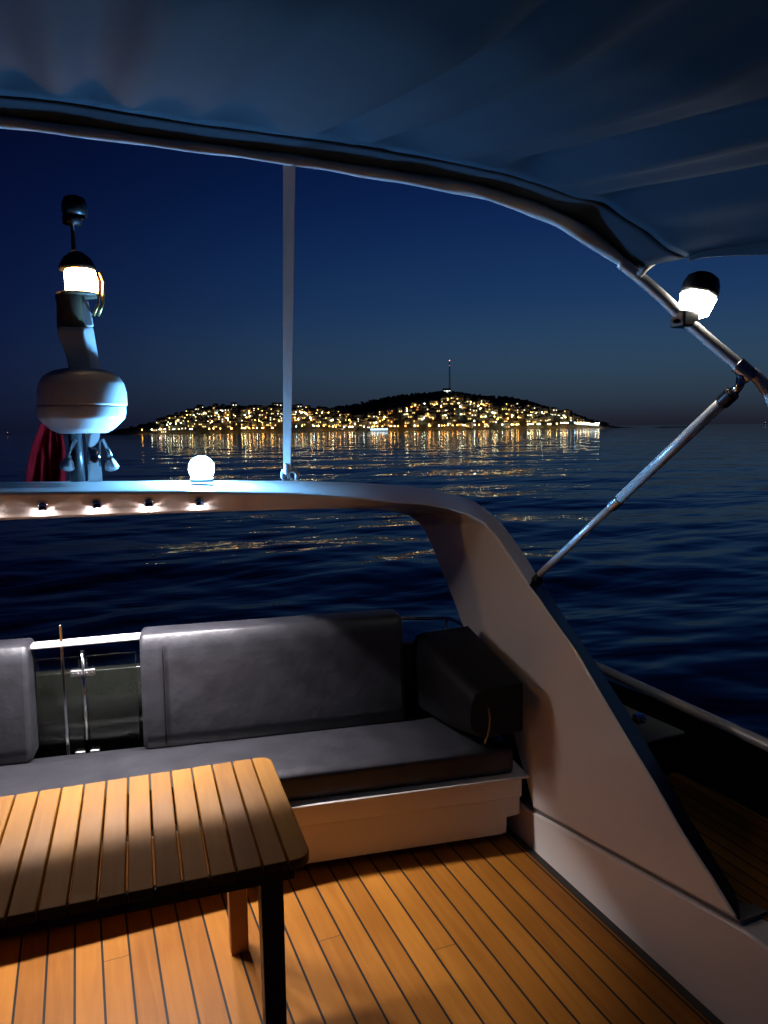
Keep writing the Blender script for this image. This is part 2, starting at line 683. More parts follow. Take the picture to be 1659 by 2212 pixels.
def zone(u, v):
    if v > 921:
        return ('at the waterline below the left hump of the island' if u < 775 else 'at the waterline below the radio mast hill' if u < 1080 else 'at the waterline near the right tip of the island')
    if u < 500:
        return 'on the far left slope of the island'
    if u < 775:
        return 'on the left hump of the island, nearer the valley'
    if v < 880:
        return 'high up under the radio mast on the island'
    if u < 960:
        return 'on the hillside just left of the radio mast'
    if u < 1110:
        return 'on the hillside just right of the radio mast'
    return 'on the right shoulder of the island'


rnd = random.Random(21)
used = {id(o): False for l in protos.values() for o in l}
spots = []
tries = 0
while len(spots) < 292 and tries < 40000:
    tries += 1
    s = rnd.uniform(-330, 310)
    r = rnd.uniform(874, 1004)
    h = land_h(s, r)
    if h < 1.2:
        continue
    p = isl(s, r, SEA + h)
    u, v = proj(p)
    if v < interp(u, [a for a, b in VTOP], [b for a, b in VTOP]) or u < 335 or u > 1262:
        continue
    dens = 1.0 if u > 900 else (0.35 if 740 < u < 800 else 0.75)
    if v < 885 and u > 800:
        dens *= 0.55
    if rnd.random() > dens:
        continue
    if any(abs(s - a) < 5.2 and abs(r - b) < 8 for a, b, *_ in spots):
        continue
    spots.append((s, r, h, u, v))
for s, r, h, u, v in spots:
    q = rnd.random()
    c = 'yellow' if q < 0.48 else 'warm' if q < 0.62 else 'white' if q < 0.95 else 'orange'
    if v > 919 and q > 0.7:
        c = 'warm'
    src = rnd.choice(protos[c])
    if used[id(src)]:
        o = src.copy()
        COL.objects.link(o)
    else:
        o = src
        used[id(src)] = True
    o.location = isl(s, r, SEA + h)
    o.rotation_euler = (0, 0, face_rz + rnd.uniform(-0.5, 0.5))
    tag(o, 'house %s, %s' % (DESC[c], zone(u, v)), 'house', 'lit houses on the island')
for l in protos.values():
    for o in l:
        if not used[id(o)]:
            bpy.data.objects.remove(o)


def lamp_mesh(c, ht, rad, name='street_lamp'):
    mb = MB()
    mb.tube([(0, 0, -1.5), (0, 0, ht)], [0.12, 0.08], 6, 0)
    mb.lathe([(0.15, ht), (rad, ht + rad * 0.6), (rad, ht + rad * 1.3), (0.1, ht + rad * 2)], (0, 0, 0), (0, 0, 1), 8, 1)
    return mb.build(name, [M['dark'], c])


SL = {}
for c, st, col in (('amber', 22.0, (1.0, 0.42, 0.07)), ('yellow', 22.0, (1.0, 0.68, 0.22)), ('white', 20.0, (0.86, 1.0, 0.72)), ('pale blue', 18.0, (0.4, 0.75, 1.0))):
    SL[c] = lamp_mesh(glow('street_light_' + c.replace(' ', '_'), col, st * 1.6), 4.5, 0.48)
lused = dict.fromkeys(SL, False)


def put_lamp(c, s, r, u, v):
    src = SL[c]
    o = src
    if lused[c]:
        o = src.copy()
        COL.objects.link(o)
    lused[c] = True
    o.location = isl(s, r, SEA + max(land_h(s, r), 0.8))
    where = zone(u, v) if v < 921 else ('along the quay below the left hump of the island' if u < 775 else 'along the quay below the radio mast hill' if u < 1080 else 'along the quay near the right tip of the island')
    if u < 345:
        where = 'on the low spit at the left end of the island'
    if u > 1235:
        where = 'by the white pier at the right tip of the island'
    tag(o, 'tiny %s street light %s' % (c, where), 'street light', 'street lights on the island')


n = 0
while n < 115:                                           # the quay
    s = rnd.uniform(-330, 315)
    for r in np.arange(856, 890, 1.0):
        if land_h(s, r) > 0.6:
            break
    u, v = proj(isl(s, r, SEA + 5))
    if u < 298 or u > 1300 or (u < 470 and u > 345 and rnd.random() < 0.4):
        continue
    q = rnd.random()
    c = 'amber' if q < 0.45 else 'yellow' if q < 0.72 else 'white' if q < 0.93 else 'pale blue'
    put_lamp(c, s, r, u, v)
    n += 1
n = 0
while n < 165:                                           # the roads up the slopes
    s, r = rnd.uniform(-320, 300), rnd.uniform(880, 1003)
    h = land_h(s, r)
    u, v = proj(isl(s, r, SEA + h + 4))
    if h < 2 or u < 345 or u > 1255 or v < interp(u, [a for a, b in VTOP], [b for a, b in VTOP]) + 1:
        continue
    q = rnd.random()
    put_lamp('amber' if q < 0.34 else 'yellow' if q < 0.70 else 'white', s, r, u, v)
    n += 1

# the white pier building at the right tip, the lit chapel group under the mast, the radio mast
def s_at(u, r):
    p = hit(u, 925, bear, bear * r)
    return p.dot(side)


def long_building(name, u0, u1, r, floors, matlit, label, cat, base=1.0):
    a, b = s_at(u0, r), s_at(u1, r)
    root = empty(name, isl((a + b) / 2, r, SEA + base), face_rz)
    L_ = b - a
    mb = MB()
    mb.box(-L_ / 2, L_ / 2, 0, 7, -3, floors * 2.4)
    mb.build('wall', paint('pier_wall', (0.7, 0.7, 0.68), 0.8), root)
    rb_ = MB()
    rb_.box(-L_ / 2 - 0.6, L_ / 2 + 0.6, -1.4, 7.6, floors * 2.4 + 0.003, floors * 2.4 + 0.5)
    rb_.build('roof', M['plastic'], root)
    n_ = max(3, int(L_ / 3.2))
    for f in range(floors):
        for k in range(n_):
            x = -L_ / 2 + (k + 0.5) * L_ / n_
            wb = MB()
            wb.box(x - 1.4, x + 1.4, -0.15, -0.003, f * 2.4 + 0.35, f * 2.4 + 2.15)
            wb.build('window', matlit, root)
    tag(root, label, cat)
    return root


bright = glow('pier_light', (0.92, 1.0, 0.93), 3.5)
long_building('pier_building', 1243, 1294, 870, 2, bright, 'long low building blazing white at the right tip of the island', 'building')
long_building('quay_hall', 690, 742, 868, 1, glow('quay_hall_light', (1.0, 0.86, 0.66), 2.5), 'long low hall lit cream white on the quay, right of the strap', 'building')
long_building('quay_hall', 800, 838, 866, 1, glow('quay_cool_light', (0.5, 0.82, 1.0), 2.5), 'low quay hall lit pale blue below the valley of the island', 'building')

sm = s_at(970, D_RIDGE)
hm = land_h(sm, D_RIDGE)
root = empty('hilltop_chapel', isl(sm - 3, D_RIDGE - 4, SEA + hm), face_rz)
mb = MB()
mb.box(-5, 5, 0, 7, -3, 4)
mb.build('wall', WALL, root)
mb = MB()
mb.add([(-5.4, -0.4, 4.003), (5.4, -0.4, 4.003), (5.4, 7.4, 4.003), (-5.4, 7.4, 4.003), (-5.4, 3.5, 6.6), (5.4, 3.5, 6.6)], [(0, 1, 5, 4), (2, 3, 4, 5), (1, 2, 5), (3, 0, 4), (3, 2, 1, 0)])
mb.build('roof', ROOF, root)
for x in (-3.4, 0, 3.4):
    mb = MB()
    mb.box(x - 1.1, x + 1.1, -0.15, -0.003, 0.8, 3.2)
    mb.build('window', bright, root)
tag(root, 'chapel lit white on the island summit beside the radio mast', 'chapel')

root = empty('radio_mast', isl(sm + 1.5, D_RIDGE + 4, SEA + hm - 1))
mb = MB()
TH = 44.0
for k in range(3):
    q = k * 2.094
    mb.tube([(math.cos(q) * 1.5, math.sin(q) * 1.5, 0), (math.cos(q) * 0.45, math.sin(q) * 0.45, TH)], 0.22, 6)
for i in range(18):
    z0, z1 = i * TH / 18, (i + 1) * TH / 18
    for k in range(3):
        q0, q1 = k * 2.094, (k + 1) * 2.094
        r0, r1 = lerp(1.5, 0.45, z0 / TH), lerp(1.5, 0.45, z1 / TH)
        mb.tube([(math.cos(q0) * r0, math.sin(q0) * r0, z0), (math.cos(q1) * r1, math.sin(q1) * r1, z1)], 0.1, 4)
mb.build('lattice_tower', paint('mast_paint', (0.12, 0.10, 0.12), 0.7), root)
for z in (TH, TH - 6.5):
    mb = MB()
    mb.lathe([(0.2, 0), (0.55, 0.5), (0.5, 1.1), (0.1, 1.5)], (0, 0, z), (0, 0, 1), 8)
    mb.build('beacon_light', glow('beacon', (1.0, 0.42, 0.45), 4.0 if z == TH else 1.6), root)
tag(root, 'tall lattice radio mast with red beacons on the island summit', 'radio mast')

# far-off boat lights on the horizon
for u, d, lab in ((17, 2600, 'tiny lit boat on the dark horizon at the far left'), (1653, 3200, 'tiny lit boat on the horizon beyond the right stainless tube')):
    p = onZ(u, 945 - 23 * u / 1659, SEA)
    dr = Vector((p.x, p.y, 0)).normalized()
    q = dr * d
    root = empty('far_boat', (q.x, q.y, SEA))
    mb = MB()
    mb.rings([[Vector((x, y * wd, z)) for x, y, z in ((-7, -1, -0.5), (-7, 1, -0.5), (-7, 1.2, 1.6), (-7, -1.2, 1.6))] if wd else 0 for wd in (1.5,)] +
             [[Vector((6, -1.4, -0.5)), Vector((6, 1.4, -0.5)), Vector((7.5, 1.7, 1.9)), Vector((7.5, -1.7, 1.9))], [Vector((10, -0.1, -0.2)), Vector((10, 0.1, -0.2)), Vector((12, 0.1, 2.3)), Vector((12, -0.1, 2.3))]], True, True, 0, False)
    mb.build('boat_hull', M['plastic'], root)
    mb = MB()
    mb.box(-5, 4, -1.2, 1.2, 1.7, 3.8)
    mb.build('cabin', M['plastic'], root)
    mb = MB()
    mb.tube([(0, 0, 3.8), (0, 0, 7)], 0.1, 6, 0)
    mb.lathe([(0.2, 0), (0.5, 0.4), (0.5, 0.9), (0.2, 1.3)], (0, 0, 7), (0, 0, 1), 8, 1)
    mb.build('mast_light', [M['steel_dull'], LIT['yellow']], root)
    tag(root, lab, 'boat')

# ------------------------------------------------------------------ the boat: hull and decks (the setting we stand on)
XC = -0.2                                     # centre line of the boat
XW = 1.66                                     # inner face of the right coaming
XWL = 2 * XC - XW
SD = 0.30                                     # side deck height

mb = MB()
mb.box(XWL, XW + 0.003, -3.0, 3.55, -0.06, 0.0)
o = mb.build('deck', M['teak_deck'])
tag(o, 'teak planked cockpit deck with dark seams lit by the arch lamps', 'deck', kind='structure')

mb = MB()
for a, b in ((XW + 0.14, 2.31), (2 * XC - 2.31, XWL - 0.14)):
    mb.box(a, b, -3.0, 3.5, SD - 0.05, SD)
o = mb.build('side_deck', M['teak_side'])
tag(o, 'dark teak side deck between the arch wing and the bulwark', 'deck', kind='structure')

mb = MB()
xs = 2.33
sec = [(y, hw, zt) for y, hw, zt in ((-3.0, 2.60, 0.58), (0, 2.60, 0.58), (2.0, 2.56, 0.57), (3.2, 2.46, 0.55), (3.9, 2.36, 0.52))]
for sgn in (1, -1):
    r_ = []
    for y, hw, zt in sec:
        X0, X1 = XC + sgn * hw, XC + sgn * (hw - 0.05)
        r_.append([Vector((X1, y, zt)), Vector((X0, y, zt)), Vector((XC + sgn * (hw - 0.25), y, SEA - 0.4)), Vector((XC + sgn * (hw - 0.3), y, SEA - 0.4))])
    mb.rings(r_, True, True, 0, False)
mb.box(XC - 2.3, XC + 2.3, 3.86, 3.93, SEA - 0.4, 0.10)
mb.box(XC - 2.28, XC + 2.28, 3.56, 3.85, 0.04, 0.10)
o = mb.build('yacht_hull', M['navy'])
tag(o, 'dark navy yacht hull and bulwark round the cockpit', 'hull', kind='structure')

# ------------------------------------------------------------------ coaming (low wall) and radar arch
LEAN = 0.15
WN = Vector((1, 0, -LEAN))                    # the wing leans outboard as it rises


def onW(u, v, off=0.0):
    return hit(u, v, WN, Vector((XW + off, 0, 0)))


ZB, ZF = onW(1145, 1745), onW(1601, 1996)      # the seam between coaming and wing

mb = MB()


def coam(y):
    return interp(y, [-3, ZF.y, ZB.y, 3.6], [ZF.z, ZF.z - 0.012, ZB.z - 0.012, ZB.z - 0.03])


for sg, lab in ((1, 'white cockpit coaming wall below the arch wing, along the teak deck'), (-1, 'white cockpit coaming wall on the far side of the teak deck, beyond the table')):
    mb = MB()
    r_ = []
    for y in (-3.0, 0.0, ZF.y - 0.02, ZF.y + 0.3, 2.0, ZB.y, 3.0, 3.6):
        z = coam(y)
        xi = lambda zz: XC + sg * (XW - XC + LEAN * zz)
        r_.append([Vector((xi(0), y, -0.05)), Vector((xi(z), y, z)), Vector((xi(z) + sg * 0.13, y, z)), Vector((XC + sg * (XW - XC + 0.13), y, -0.05))])
    mb.rings(r_, True, True, 0, False)
    root = empty('coaming', (XC + sg * (XW - XC), 1.0, 0))
    o = mb.build('wall_panel', M['gel_side'], root, bevel=0.008)
    o.matrix_parent_inverse = Matrix.Translation(root.location).inverted()
    mb = MB()
    e0, e1 = sorted((XC + sg * (XW - XC - 0.03), XC + sg * (XW - XC - 0.002)))
    mb.box(e0, e1, -2.9, 2.75, 0.001, 0.004)  # shadow line of the wall-foot gutter, laid in as a black strip
    o = mb.build('gutter_shadow_strip', M['dark'], root)
    o.matrix_parent_inverse = Matrix.Translation(root.location).inverted()
    tag(root, lab, 'coaming')

# rubber gasket shows as the grey seam between the coaming and the wing
mb = MB()
r_ = []
for k in range(9):
    t = k / 8
    y = lerp(ZF.y + 0.01, ZB.y + 0.35, t)
    z = coam(y)
    x = XW + LEAN * z
    r_.append([Vector((x + 0.012, y, z)), Vector((x + 0.012, y, z + 0.0145)), Vector((x + 0.12, y, z + 0.0145)), Vector((x + 0.12, y, z))])
mb.rings(r_, True, True, 0, False)
seam_mb = mb

arch = empty('radar_arch', (0, 0, 0))
BY = 3.10
F_PX = [(0, 1064), (200, 1062), (420, 1061), (640, 1066), (780, 1076), (864, 1087), (918, 1090), (971, 1099), (1014, 1112), (1046, 1130), (1073, 1160), (1100, 1200), (1122, 1232), (1143, 1265),
        (1165, 1293), (1189, 1329), (1213, 1361), (1248, 1410), (1272, 1452), (1296, 1494), (1357, 1597), (1418, 1697), (1479, 1804), (1540, 1896), (1601, 1995)]
I_PX = [(0, 1125), (200, 1117), (420, 1108), (640, 1101), (740, 1099), (800, 1100), (838, 1104), (866, 1109), (888, 1118), (907, 1133), (917, 1148), (926, 1168), (940, 1200), (953, 1235),
        (965, 1264), (977, 1294), (988, 1325), (993, 1340), (1003, 1362), (1014, 1388)]
R_PX = [(0, 1041), (200, 1039), (420, 1037), (640, 1038), (780, 1042), (864, 1047), (931, 1055), (985, 1069), (1026, 1082), (1057, 1104), (1092, 1139), (1119, 1176), (1141, 1208), (1158, 1236),
        (1175, 1259), (1194, 1290), (1213, 1321), (1254, 1383), (1280, 1418), (1305, 1456), (1357, 1536), (1420, 1642), (1487, 1758), (1550, 1862), (1628, 1985)]
# depth along the view for beam points and wing points, blended round the corner
stations = []
nF = len(F_PX)
# the inner edge behind the cushions, on the wing plane, down to the coaming
w_in = [Vector((XW + LEAN * z, y, z)) for y, z in ((2.86, 0.60), (2.74, 0.42), (2.66, 0.33), (2.58, 0.25), (2.50, ZB.z + 0.006))]


def depth(P):
    return (P - EYE).dot(FW)


for i in range(nF):
    u, v = F_PX[i]
    wgt = min(1.0, max(0.0, (i - 3) / 7.0))
    wgt = wgt * wgt * (3 - 2 * wgt)
    pb, pw = onY(u, v, BY) if u < 1250 else onW(u, v), onW(u, v) if u > 700 else onY(u, v, BY)
    d = lerp(depth(pb), depth(pw), wgt)
    F = EYE + ray(u, v) * d
    if i < len(I_PX):
        u2, v2 = I_PX[i]
        wi = min(1.0, max(0.0, (i - 3) / 6.0))
        wi = wi * wi * (3 - 2 * wi)
        pb = onY(u2, v2, BY + 0.03)
        pw = onW(u2, v2) if u2 > 700 else pb
        I = EYE + ray(u2, v2) * lerp(depth(pb), depth(pw), wi)
    else:
        I = w_in[min(i - len(I_PX), 4)]
    u3, v3 = R_PX[i]
    pb = onY(u3, v3, BY + 0.42)
    pw = onW(u3, v3, 0.13) if u3 > 700 else pb
    R = EYE + ray(u3, v3) * lerp(depth(pb), depth(pw), wgt)
    if wgt < 1:
        Bk = I.lerp(R, 0.93) + Vector((0, 0.02, -0.05)) if wgt < 0.5 else I + (R - F) * 0.95
        Bk = (I + Vector((0, 0.40, 0.01))).lerp(I + Vector((0.13, 0.02, 0.02)), wgt)
    else:
        Bk = I + Vector((0.13, 0.02, 0.01))
    stations.append((F, I, Bk, R))
full = [tuple(p for p in s) for s in stations]
left = [tuple(Vector((2 * XC - p.x, p.y, p.z)) for p in s) for s in stations[:0:-1] if s[0].x > 0.5]
mid = [s for s in full]
allst = left + mid
mb = MB()
mb.rings([list(s) for s in allst], True, True, 0, False)
nl, nst = len(left), len(allst)
for q in range(len(mb.f) - 2):
    st_i, side_i = q // 4, q % 4
    if side_i == 3 or side_i == 2:
        k_ = st_i - nl if st_i >= nl else (len(stations) - 2 - st_i)
        if k_ >= 13:
            mb.m[q] = 1  # upper wing edge under dim sky, painted navy to look that dark
beam = mb.build('arch_shell', [M['gel_side'], M['navy']], arch, bevel=0.012, seg=3, angle=30)
sm_ = seam_mb.build('gasket', paint('grey_gasket', (0.16, 0.155, 0.16), 0.7), arch)
tag(arch, 'white moulded radar arch sweeping over the stern bench with four small downlights', 'radar arch')

# the navy on the wing's forward edge is dim sky light put into its colour
# downlights in the beam's lower front edge
led_pts = [onY(u, v, BY + 0.012) for u, v in ((92, 1096), (209, 1091), (321, 1088), (430, 1086))]
dx = led_pts[0] - led_pts[1]
led_all = [led_pts[0] + dx] + led_pts
for k, p in enumerate(led_all):
    mb = MB()
    ax = Vector((0, -0.50, -0.87)).normalized()
    mb.lathe([(0.021, -0.02), (0.021, 0.003), (0.016, 0.0045)], p, ax, 20, 0)
    a_ = ax.cross(Vector((1, 0, 0))).normalized()
    if a_.z < 0:
        a_ = -a_
    s0 = [[p + (Vector((1, 0, 0)) * math.cos(q) + a_ * math.sin(q)) * r_ + ax * h_ for r_, h_ in ((0.0162, 0.004), (0.0162, 0.020), (0.0205, 0.020), (0.0205, 0.004))] for q in np.linspace(0.45, math.pi - 0.45, 12)]
    mb.rings(s0, True, True, 0, False)  # added half hood, keeps the lens spill off the canvas
    dl = mb.build('downlight', M['steel'], arch)
    mb = MB()
    mb.lathe([(0.0155, 0.0047), (0.0155, 0.006)], p, ax, 20, 0)
    mb.build('lens', M['led'], dl)
    ld = bpy.data.lights.new('downlight_beam', 'SPOT')
    ld.energy = 43
    ld.color = (1.0, 0.94, 0.95)
    ld.spot_size = math.radians(95.5)
    ld.spot_blend = 0.15
    ld.shadow_soft_size = 0.02
    lo = bpy.data.objects.new('downlight_beam', ld)
    COL.objects.link(lo)
    lo.location = p + Vector((0, -0.035, -0.03))
    lo.rotation_euler = (math.radians(-6), 0, 0)
    lo.parent = arch

# ------------------------------------------------------------------ stern bench
BA = math.radians(-8.7)
BO = Vector((0.68, 2.70, 0))
bench = empty('stern_bench', BO, BA)
BM = Matrix.Translation(BO) @ Matrix.Rotation(BA, 4, 'Z')
BI = BM.inverted()
by_ = BM.to_3x3() @ Vector((0, 1, 0))


def onB(u, v, y):
    """pixel -> bench coordinates on the plane local y = const"""
    return BI @ hit(u, v, by_, BM @ Vector((0, y, 0)))


def kink(x):
    """the bench front turns square across the boat left of the table's end"""
    return min(0.0, x) * math.tan(-BA)


mb = MB()
XS_ = [(-2.9, 0.035), (-0.01, 0.035), (0.02, 0.035), (0.900, 0.035), (0.925, 0.040), (0.9255, 0.108), (0.985, 0.114)]
mb.rings([[Vector((x, kink(x), z)), Vector((x, kink(x), 0.275)), Vector((x, kink(x) + 0.03, 0.275)), Vector((x, kink(x) + 0.03, z))] for x, z in XS_], True, True, 0, False)
mb.rings([[Vector((x, kink(x) - 0.009, 0.200)), Vector((x, kink(x) - 0.009, 0.2745)), Vector((x, kink(x) - 0.0005, 0.2745)), Vector((x, kink(x) - 0.0005, 0.192))] for x in (-2.9, -0.01, 0.02, 0.99)], True, True, 0, False)
mb.build('front_panel', M['gel_seat'], bench, bevel=0.004)
mb = MB()
mb.rings([[Vector((x, kink(x) - 0.016, 0.2755)), Vector((x, kink(x) - 0.016, 0.286)), Vector((x, 0.50, 0.286)), Vector((x, 0.50, 0.2755))] for x in (-2.9, -0.01, 0.02, 1.02)], True, True, 0, False)
mb.build('seat_rim', M['gel'], bench, bevel=0.003)
mb = MB()
mb.box(-2.85, 0.95, 0.09, 0.75, 0.001, 0.27)
mb.build('seat_box', M['dark'], bench)


def cushion(name, x0, x1, y0, y1, z0, z1, mat, lean=0.0, bev=0.035, seams=(), parent=bench):
    """padded block: subdivided so that it bulges a little"""
    mb = MB()
    y0f = y0 if callable(y0) else (lambda q, c=y0: c)
    nx = max(6, int((x1 - x0) / 0.09))
    ny, nz_ = 4, 6
    # six faces as a lofted tube along x
    r_ = []
    for i in range(nx + 1):
        t = i / nx
        x = lerp(x0, x1, t)
        wob = 0.004 * mnoise.noise(Vector((x * 5, y0f(x) * 7, 1.3)))
        prof = []
        per = []
        m_ = 7
        y0 = y0f(x)
        for k in range(m_):
            per.append((k / m_, 0))
        for k in range(m_):
            per.append((1, k / m_))
        for k in range(m_):
            per.append((1 - k / m_, 1))
        for k in range(m_):
            per.append((0, 1 - k / m_))
        for a, b in per:
            y, z = lerp(y0, y1, a), lerp(z0, z1, b)
            ca, cb = (a - 0.5) * 2, (b - 0.5) * 2
            bul = 0.008
            y += bul * ca * (1 - cb * cb) + wob
            z += bul * cb * (1 - ca * ca)
            # rounded long edges
            rr = bev
            ys, zs = y1 - y0, z1 - z0
            yy, zz = (y - y0), (z - z0)
            cy_ = min(max(yy, rr), ys - rr)
            cz_ = min(max(zz, rr), zs - rr)
            dv = Vector((yy - cy_, zz - cz_))
            if dv.length > rr:
                dv = dv.normalized() * rr
                yy, zz = cy_ + dv.x, cz_ + dv.y
            y, z = y0 + yy, z0 + zz
            y += lean * (z - z0)
            prof.append(Vector((x, y, z)))
        r_.append(prof)
    mb.rings(r_, True, True, 0, True)
    o = mb.build(name, mat, parent, bevel=0.02, seg=3, angle=60)
    return o


SZ = 0.408
gl = onB(66, 1500, 0.43).x
gr = onB(300, 1500, 0.43).x
cushion('seat_cushion', -2.8, 0.965, lambda q: 0.018 + kink(q), 0.46, 0.287, SZ, M['vinyl'], bev=0.022)
btop = onB(480, 1356, 0.47).z
brx = onB(872, 1420, 0.44).x
lean = 0.05 / (btop - SZ)
cushion('back_cushion', gr + 0.01, brx, 0.395, 0.56, SZ - 0.005, btop, M['vinyl'], lean=lean, bev=0.032)
cushion('back_cushion', -2.8, gl - 0.005, 0.395, 0.56, SZ - 0.005, btop - 0.01, M['vinyl'], lean=lean, bev=0.032)
# welted seam down the back cushion
wx = onB(352, 1450, 0.40).x
mb = MB()
mb.tube([Vector((wx, 0.395 + lean * (z - SZ) - 0.0075, z)) for z in np.linspace(SZ + 0.02, btop - 0.03, 8)], 0.0035, 8)
mb.build('welt', M['vinyl_side'], bench)
# corner bolster along the wing
mb = MB()
fa = onY(1010, 1640, 2.56)
r_ = []
for t, y in ((0, 2.54), (0.04, 2.53), (0.5, 2.8), (0.95, 3.08), (1.0, 3.10)):
    ztop = lerp(onY(1020, 1492, 2.56).z, 0.80, t)
    x0 = lerp(onY(1012, 1560, 2.56).x, 1.40, t)
    zb_ = SZ + 0.002 + 0.085 * (1 - t) ** 1.5
    sh = 0.02 if t in (0, 1.0) else 0
    x1 = 1.652 + 0.05 * t
    r_.append([Vector(p) for p in ((x0 + 0.05, y, zb_ + sh), (x0 + sh, y, zb_ + sh + 0.05), (x0 - 0.006 + sh, y, (SZ + ztop) / 2 + 0.02), (x0 + sh, y, ztop - 0.05), (x0 + 0.02 + sh, y, ztop - 0.012), (x0 + 0.06, y, ztop - sh), (x1, y, ztop + 0.004 - sh), (x1, y, zb_ + sh))])
mb.rings(r_, True, True, 0, True)
bol = mb.build('corner_cushion', M['vinyl_side'], None, bevel=0.02, seg=3, angle=50)
bol.parent = bench
bol.matrix_parent_inverse = BM.inverted()
# stitched grab loop on the cushion's end
mb = MB()
pts = [onY(u, v, 2.518) for u, v in ((1055, 1530), (1058, 1550), (1057, 1570), (1053, 1590), (1047, 1606))]
mb.tube(pts, 0.0035, 8)
lp = mb.build('pull_loop', paint('tan_cord', (0.35, 0.25, 0.12), 0.7), None)
lp.parent = bench
lp.matrix_parent_inverse = BM.inverted()
tag(bench, 'long stern bench with charcoal vinyl cushions on a cream panelled base', 'bench')

# aft bulkhead behind the bench
mb = MB()
mb.box(-2.75, 0.93, 0.79, 0.84, -0.05, 0.66)
o = mb.build('transom_wall', paint('olive_panel', (0.014, 0.0145, 0.0125), 0.12, var=0.15, scale=4), None, bevel=0.01)
o.location = BO
o.rotation_euler = (0, 0, BA)
tag(o, 'dark transom wall seen through the glass gate behind the bench', 'transom wall')

# ------------------------------------------------------------------ glass gate between the two backs
gate = empty('glass_gate', BO, BA)
GY = 0.54


def g3(u, v, y=GY):
    return onB(u, v, y)


zt = g3(170, 1395).z
zb = g3(180, 1640).z
xl, xr = g3(62, 1500).x, g3(300, 1500).x
xm = g3(183, 1500).x
for a, b in ((xl + 0.004, xm - 0.014), (xm + 0.014, xr - 0.004)):
    mb = MB()
    mb.box(a, b, GY - 0.004, GY + 0.004, zb, zt - 0.045)
    mb.build('glass_pane', M['glass'], gate, bevel=0.002)
mb = MB()
a, b = g3(42, 1398), g3(304, 1374)
mb.rings([[Vector((p.x, GY + dy, p.z + dz)) for dy, dz in ((-0.032, -0.010), (0.032, -0.010), (0.032, 0.010), (-0.032, 0.010))] for p in (a, b)], True, True, 0, False)
mb.build('top_rail', M['steel_satin'], gate, bevel=0.006)
mb = MB()
mb.tube([Vector((xm, GY, zt - 0.02)), Vector((xm, GY, SZ + 0.02))], 0.009, 16)
mb.build('centre_post', M['steel'], gate)
pz = g3(183, 1450).z
for dx_ in (-0.028, 0.028):
    mb = MB()
    mb.box(xm + dx_ - 0.021, xm + dx_ + 0.021, GY - 0.024, GY - 0.0045, pz - 0.013, pz + 0.013)
    for e in (-0.01, 0.01):
        mb.lathe([(0.004, 0), (0.004, 0.004)], (xm + dx_ + e, GY - 0.0245, pz), (0, -1, 0), 10)
    mb.build('latch', M['steel_dull'], gate, bevel=0.003)
pz = g3(183, 1625).z
for dx_ in (-0.03, 0.03):
    mb = MB()
    mb.box(xm + dx_ - 0.02, xm + dx_ + 0.02, GY - 0.02, GY - 0.0045, pz - 0.012, pz + 0.012)
    mb.build('hinge', M['steel_dull'], gate, bevel=0.003)
xe = g3(141, 1500).x
mb = MB()
mb.box(xe - 0.006, xe + 0.006, GY - 0.016, GY - 0.0045, zb, zt + 0.10)
mb.build('glass_edge_post', M['steel'], gate, bevel=0.002)
tag(gate, 'glass transom gate with polished top rail and centre post between bench backs', 'gate')

# ------------------------------------------------------------------ slatted teak table
TZ = 0.635
TO = onZ(583, 1632, TZ)
TA = math.radians(-3.9)
table = empty('slatted_table', (TO.x, TO.y, 0), TA)
TL, TD, PIT, GAP, TH_ = 1.46, 0.645, 0.0665, 0.0055, 0.028
mb = MB()
n = int(TL / PIT)
rc = 0.045
for k in range(n):
    x1 = -k * PIT
    x0 = x1 - PIT + GAP
    if k == 0 or k == n - 1:
        out = []
        for cx_, cy_, q0 in ((x1 - rc, -rc, 0), (x0, 0, None), (x0, -TD, None), (x1 - rc, -TD + rc, -90)):
            if q0 is None:
                out.append((cx_, cy_))
            else:
                for j in range(7):
                    q = math.radians((90 - j * 15) if q0 == 0 else (0 - j * 15))
                    pass
        # outline: rear-left, rear-right (round), front-right (round), front-left
        out = [(x0, 0.0)]
        for j in range(7):
            q = math.radians(90 - j * 15)
            out.append((x1 - rc + rc * math.cos(q), -rc + rc * math.sin(q)))
        for j in range(7):
            q = math.radians(-j * 15)
            out.append((x1 - rc + rc * math.cos(q), -TD + rc + rc * math.sin(q)))
        out.append((x0, -TD))
        if k == n - 1:
            out = [(x0 + x1 - a, b) for a, b in out]
        m_ = len(out)
        vs = [(a, b, TZ - TH_) for a, b in out] + [(a, b, TZ) for a, b in out]
        mb.add(vs, [tuple(range(m_))[::-1], tuple(range(m_, 2 * m_))] + [(i, (i + 1) % m_, m_ + (i + 1) % m_, m_ + i) for i in range(m_)])
    else:
        mb.box(x0, x1, -TD, 0, TZ - TH_, TZ)
mb.build('tabletop', M['teak_slat'], table, bevel=0.003, seg=2)
mb = MB()
for y0 in (-TD + 0.035, -0.06):
    mb.box(-TL + 0.05, -0.04, y0, y0 + 0.025, TZ - TH_ - 0.048, TZ - TH_ - 0.001)
for x0 in (-0.065, -0.72, -TL + 0.05):
    mb.box(x0, x0 + 0.025, -TD + 0.061, -0.061, TZ - TH_ - 0.045, TZ - TH_ - 0.001)
mb.build('apron', M['teak_shaded'], table, bevel=0.003)
TI = (Matrix.Translation((TO.x, TO.y, 0)) @ Matrix.Rotation(TA, 4, 'Z')).inverted()
lr = TI @ onZ(514, 2036, 0)
lf = TI @ onY(585, 2100, 1.90)
LW = 0.032
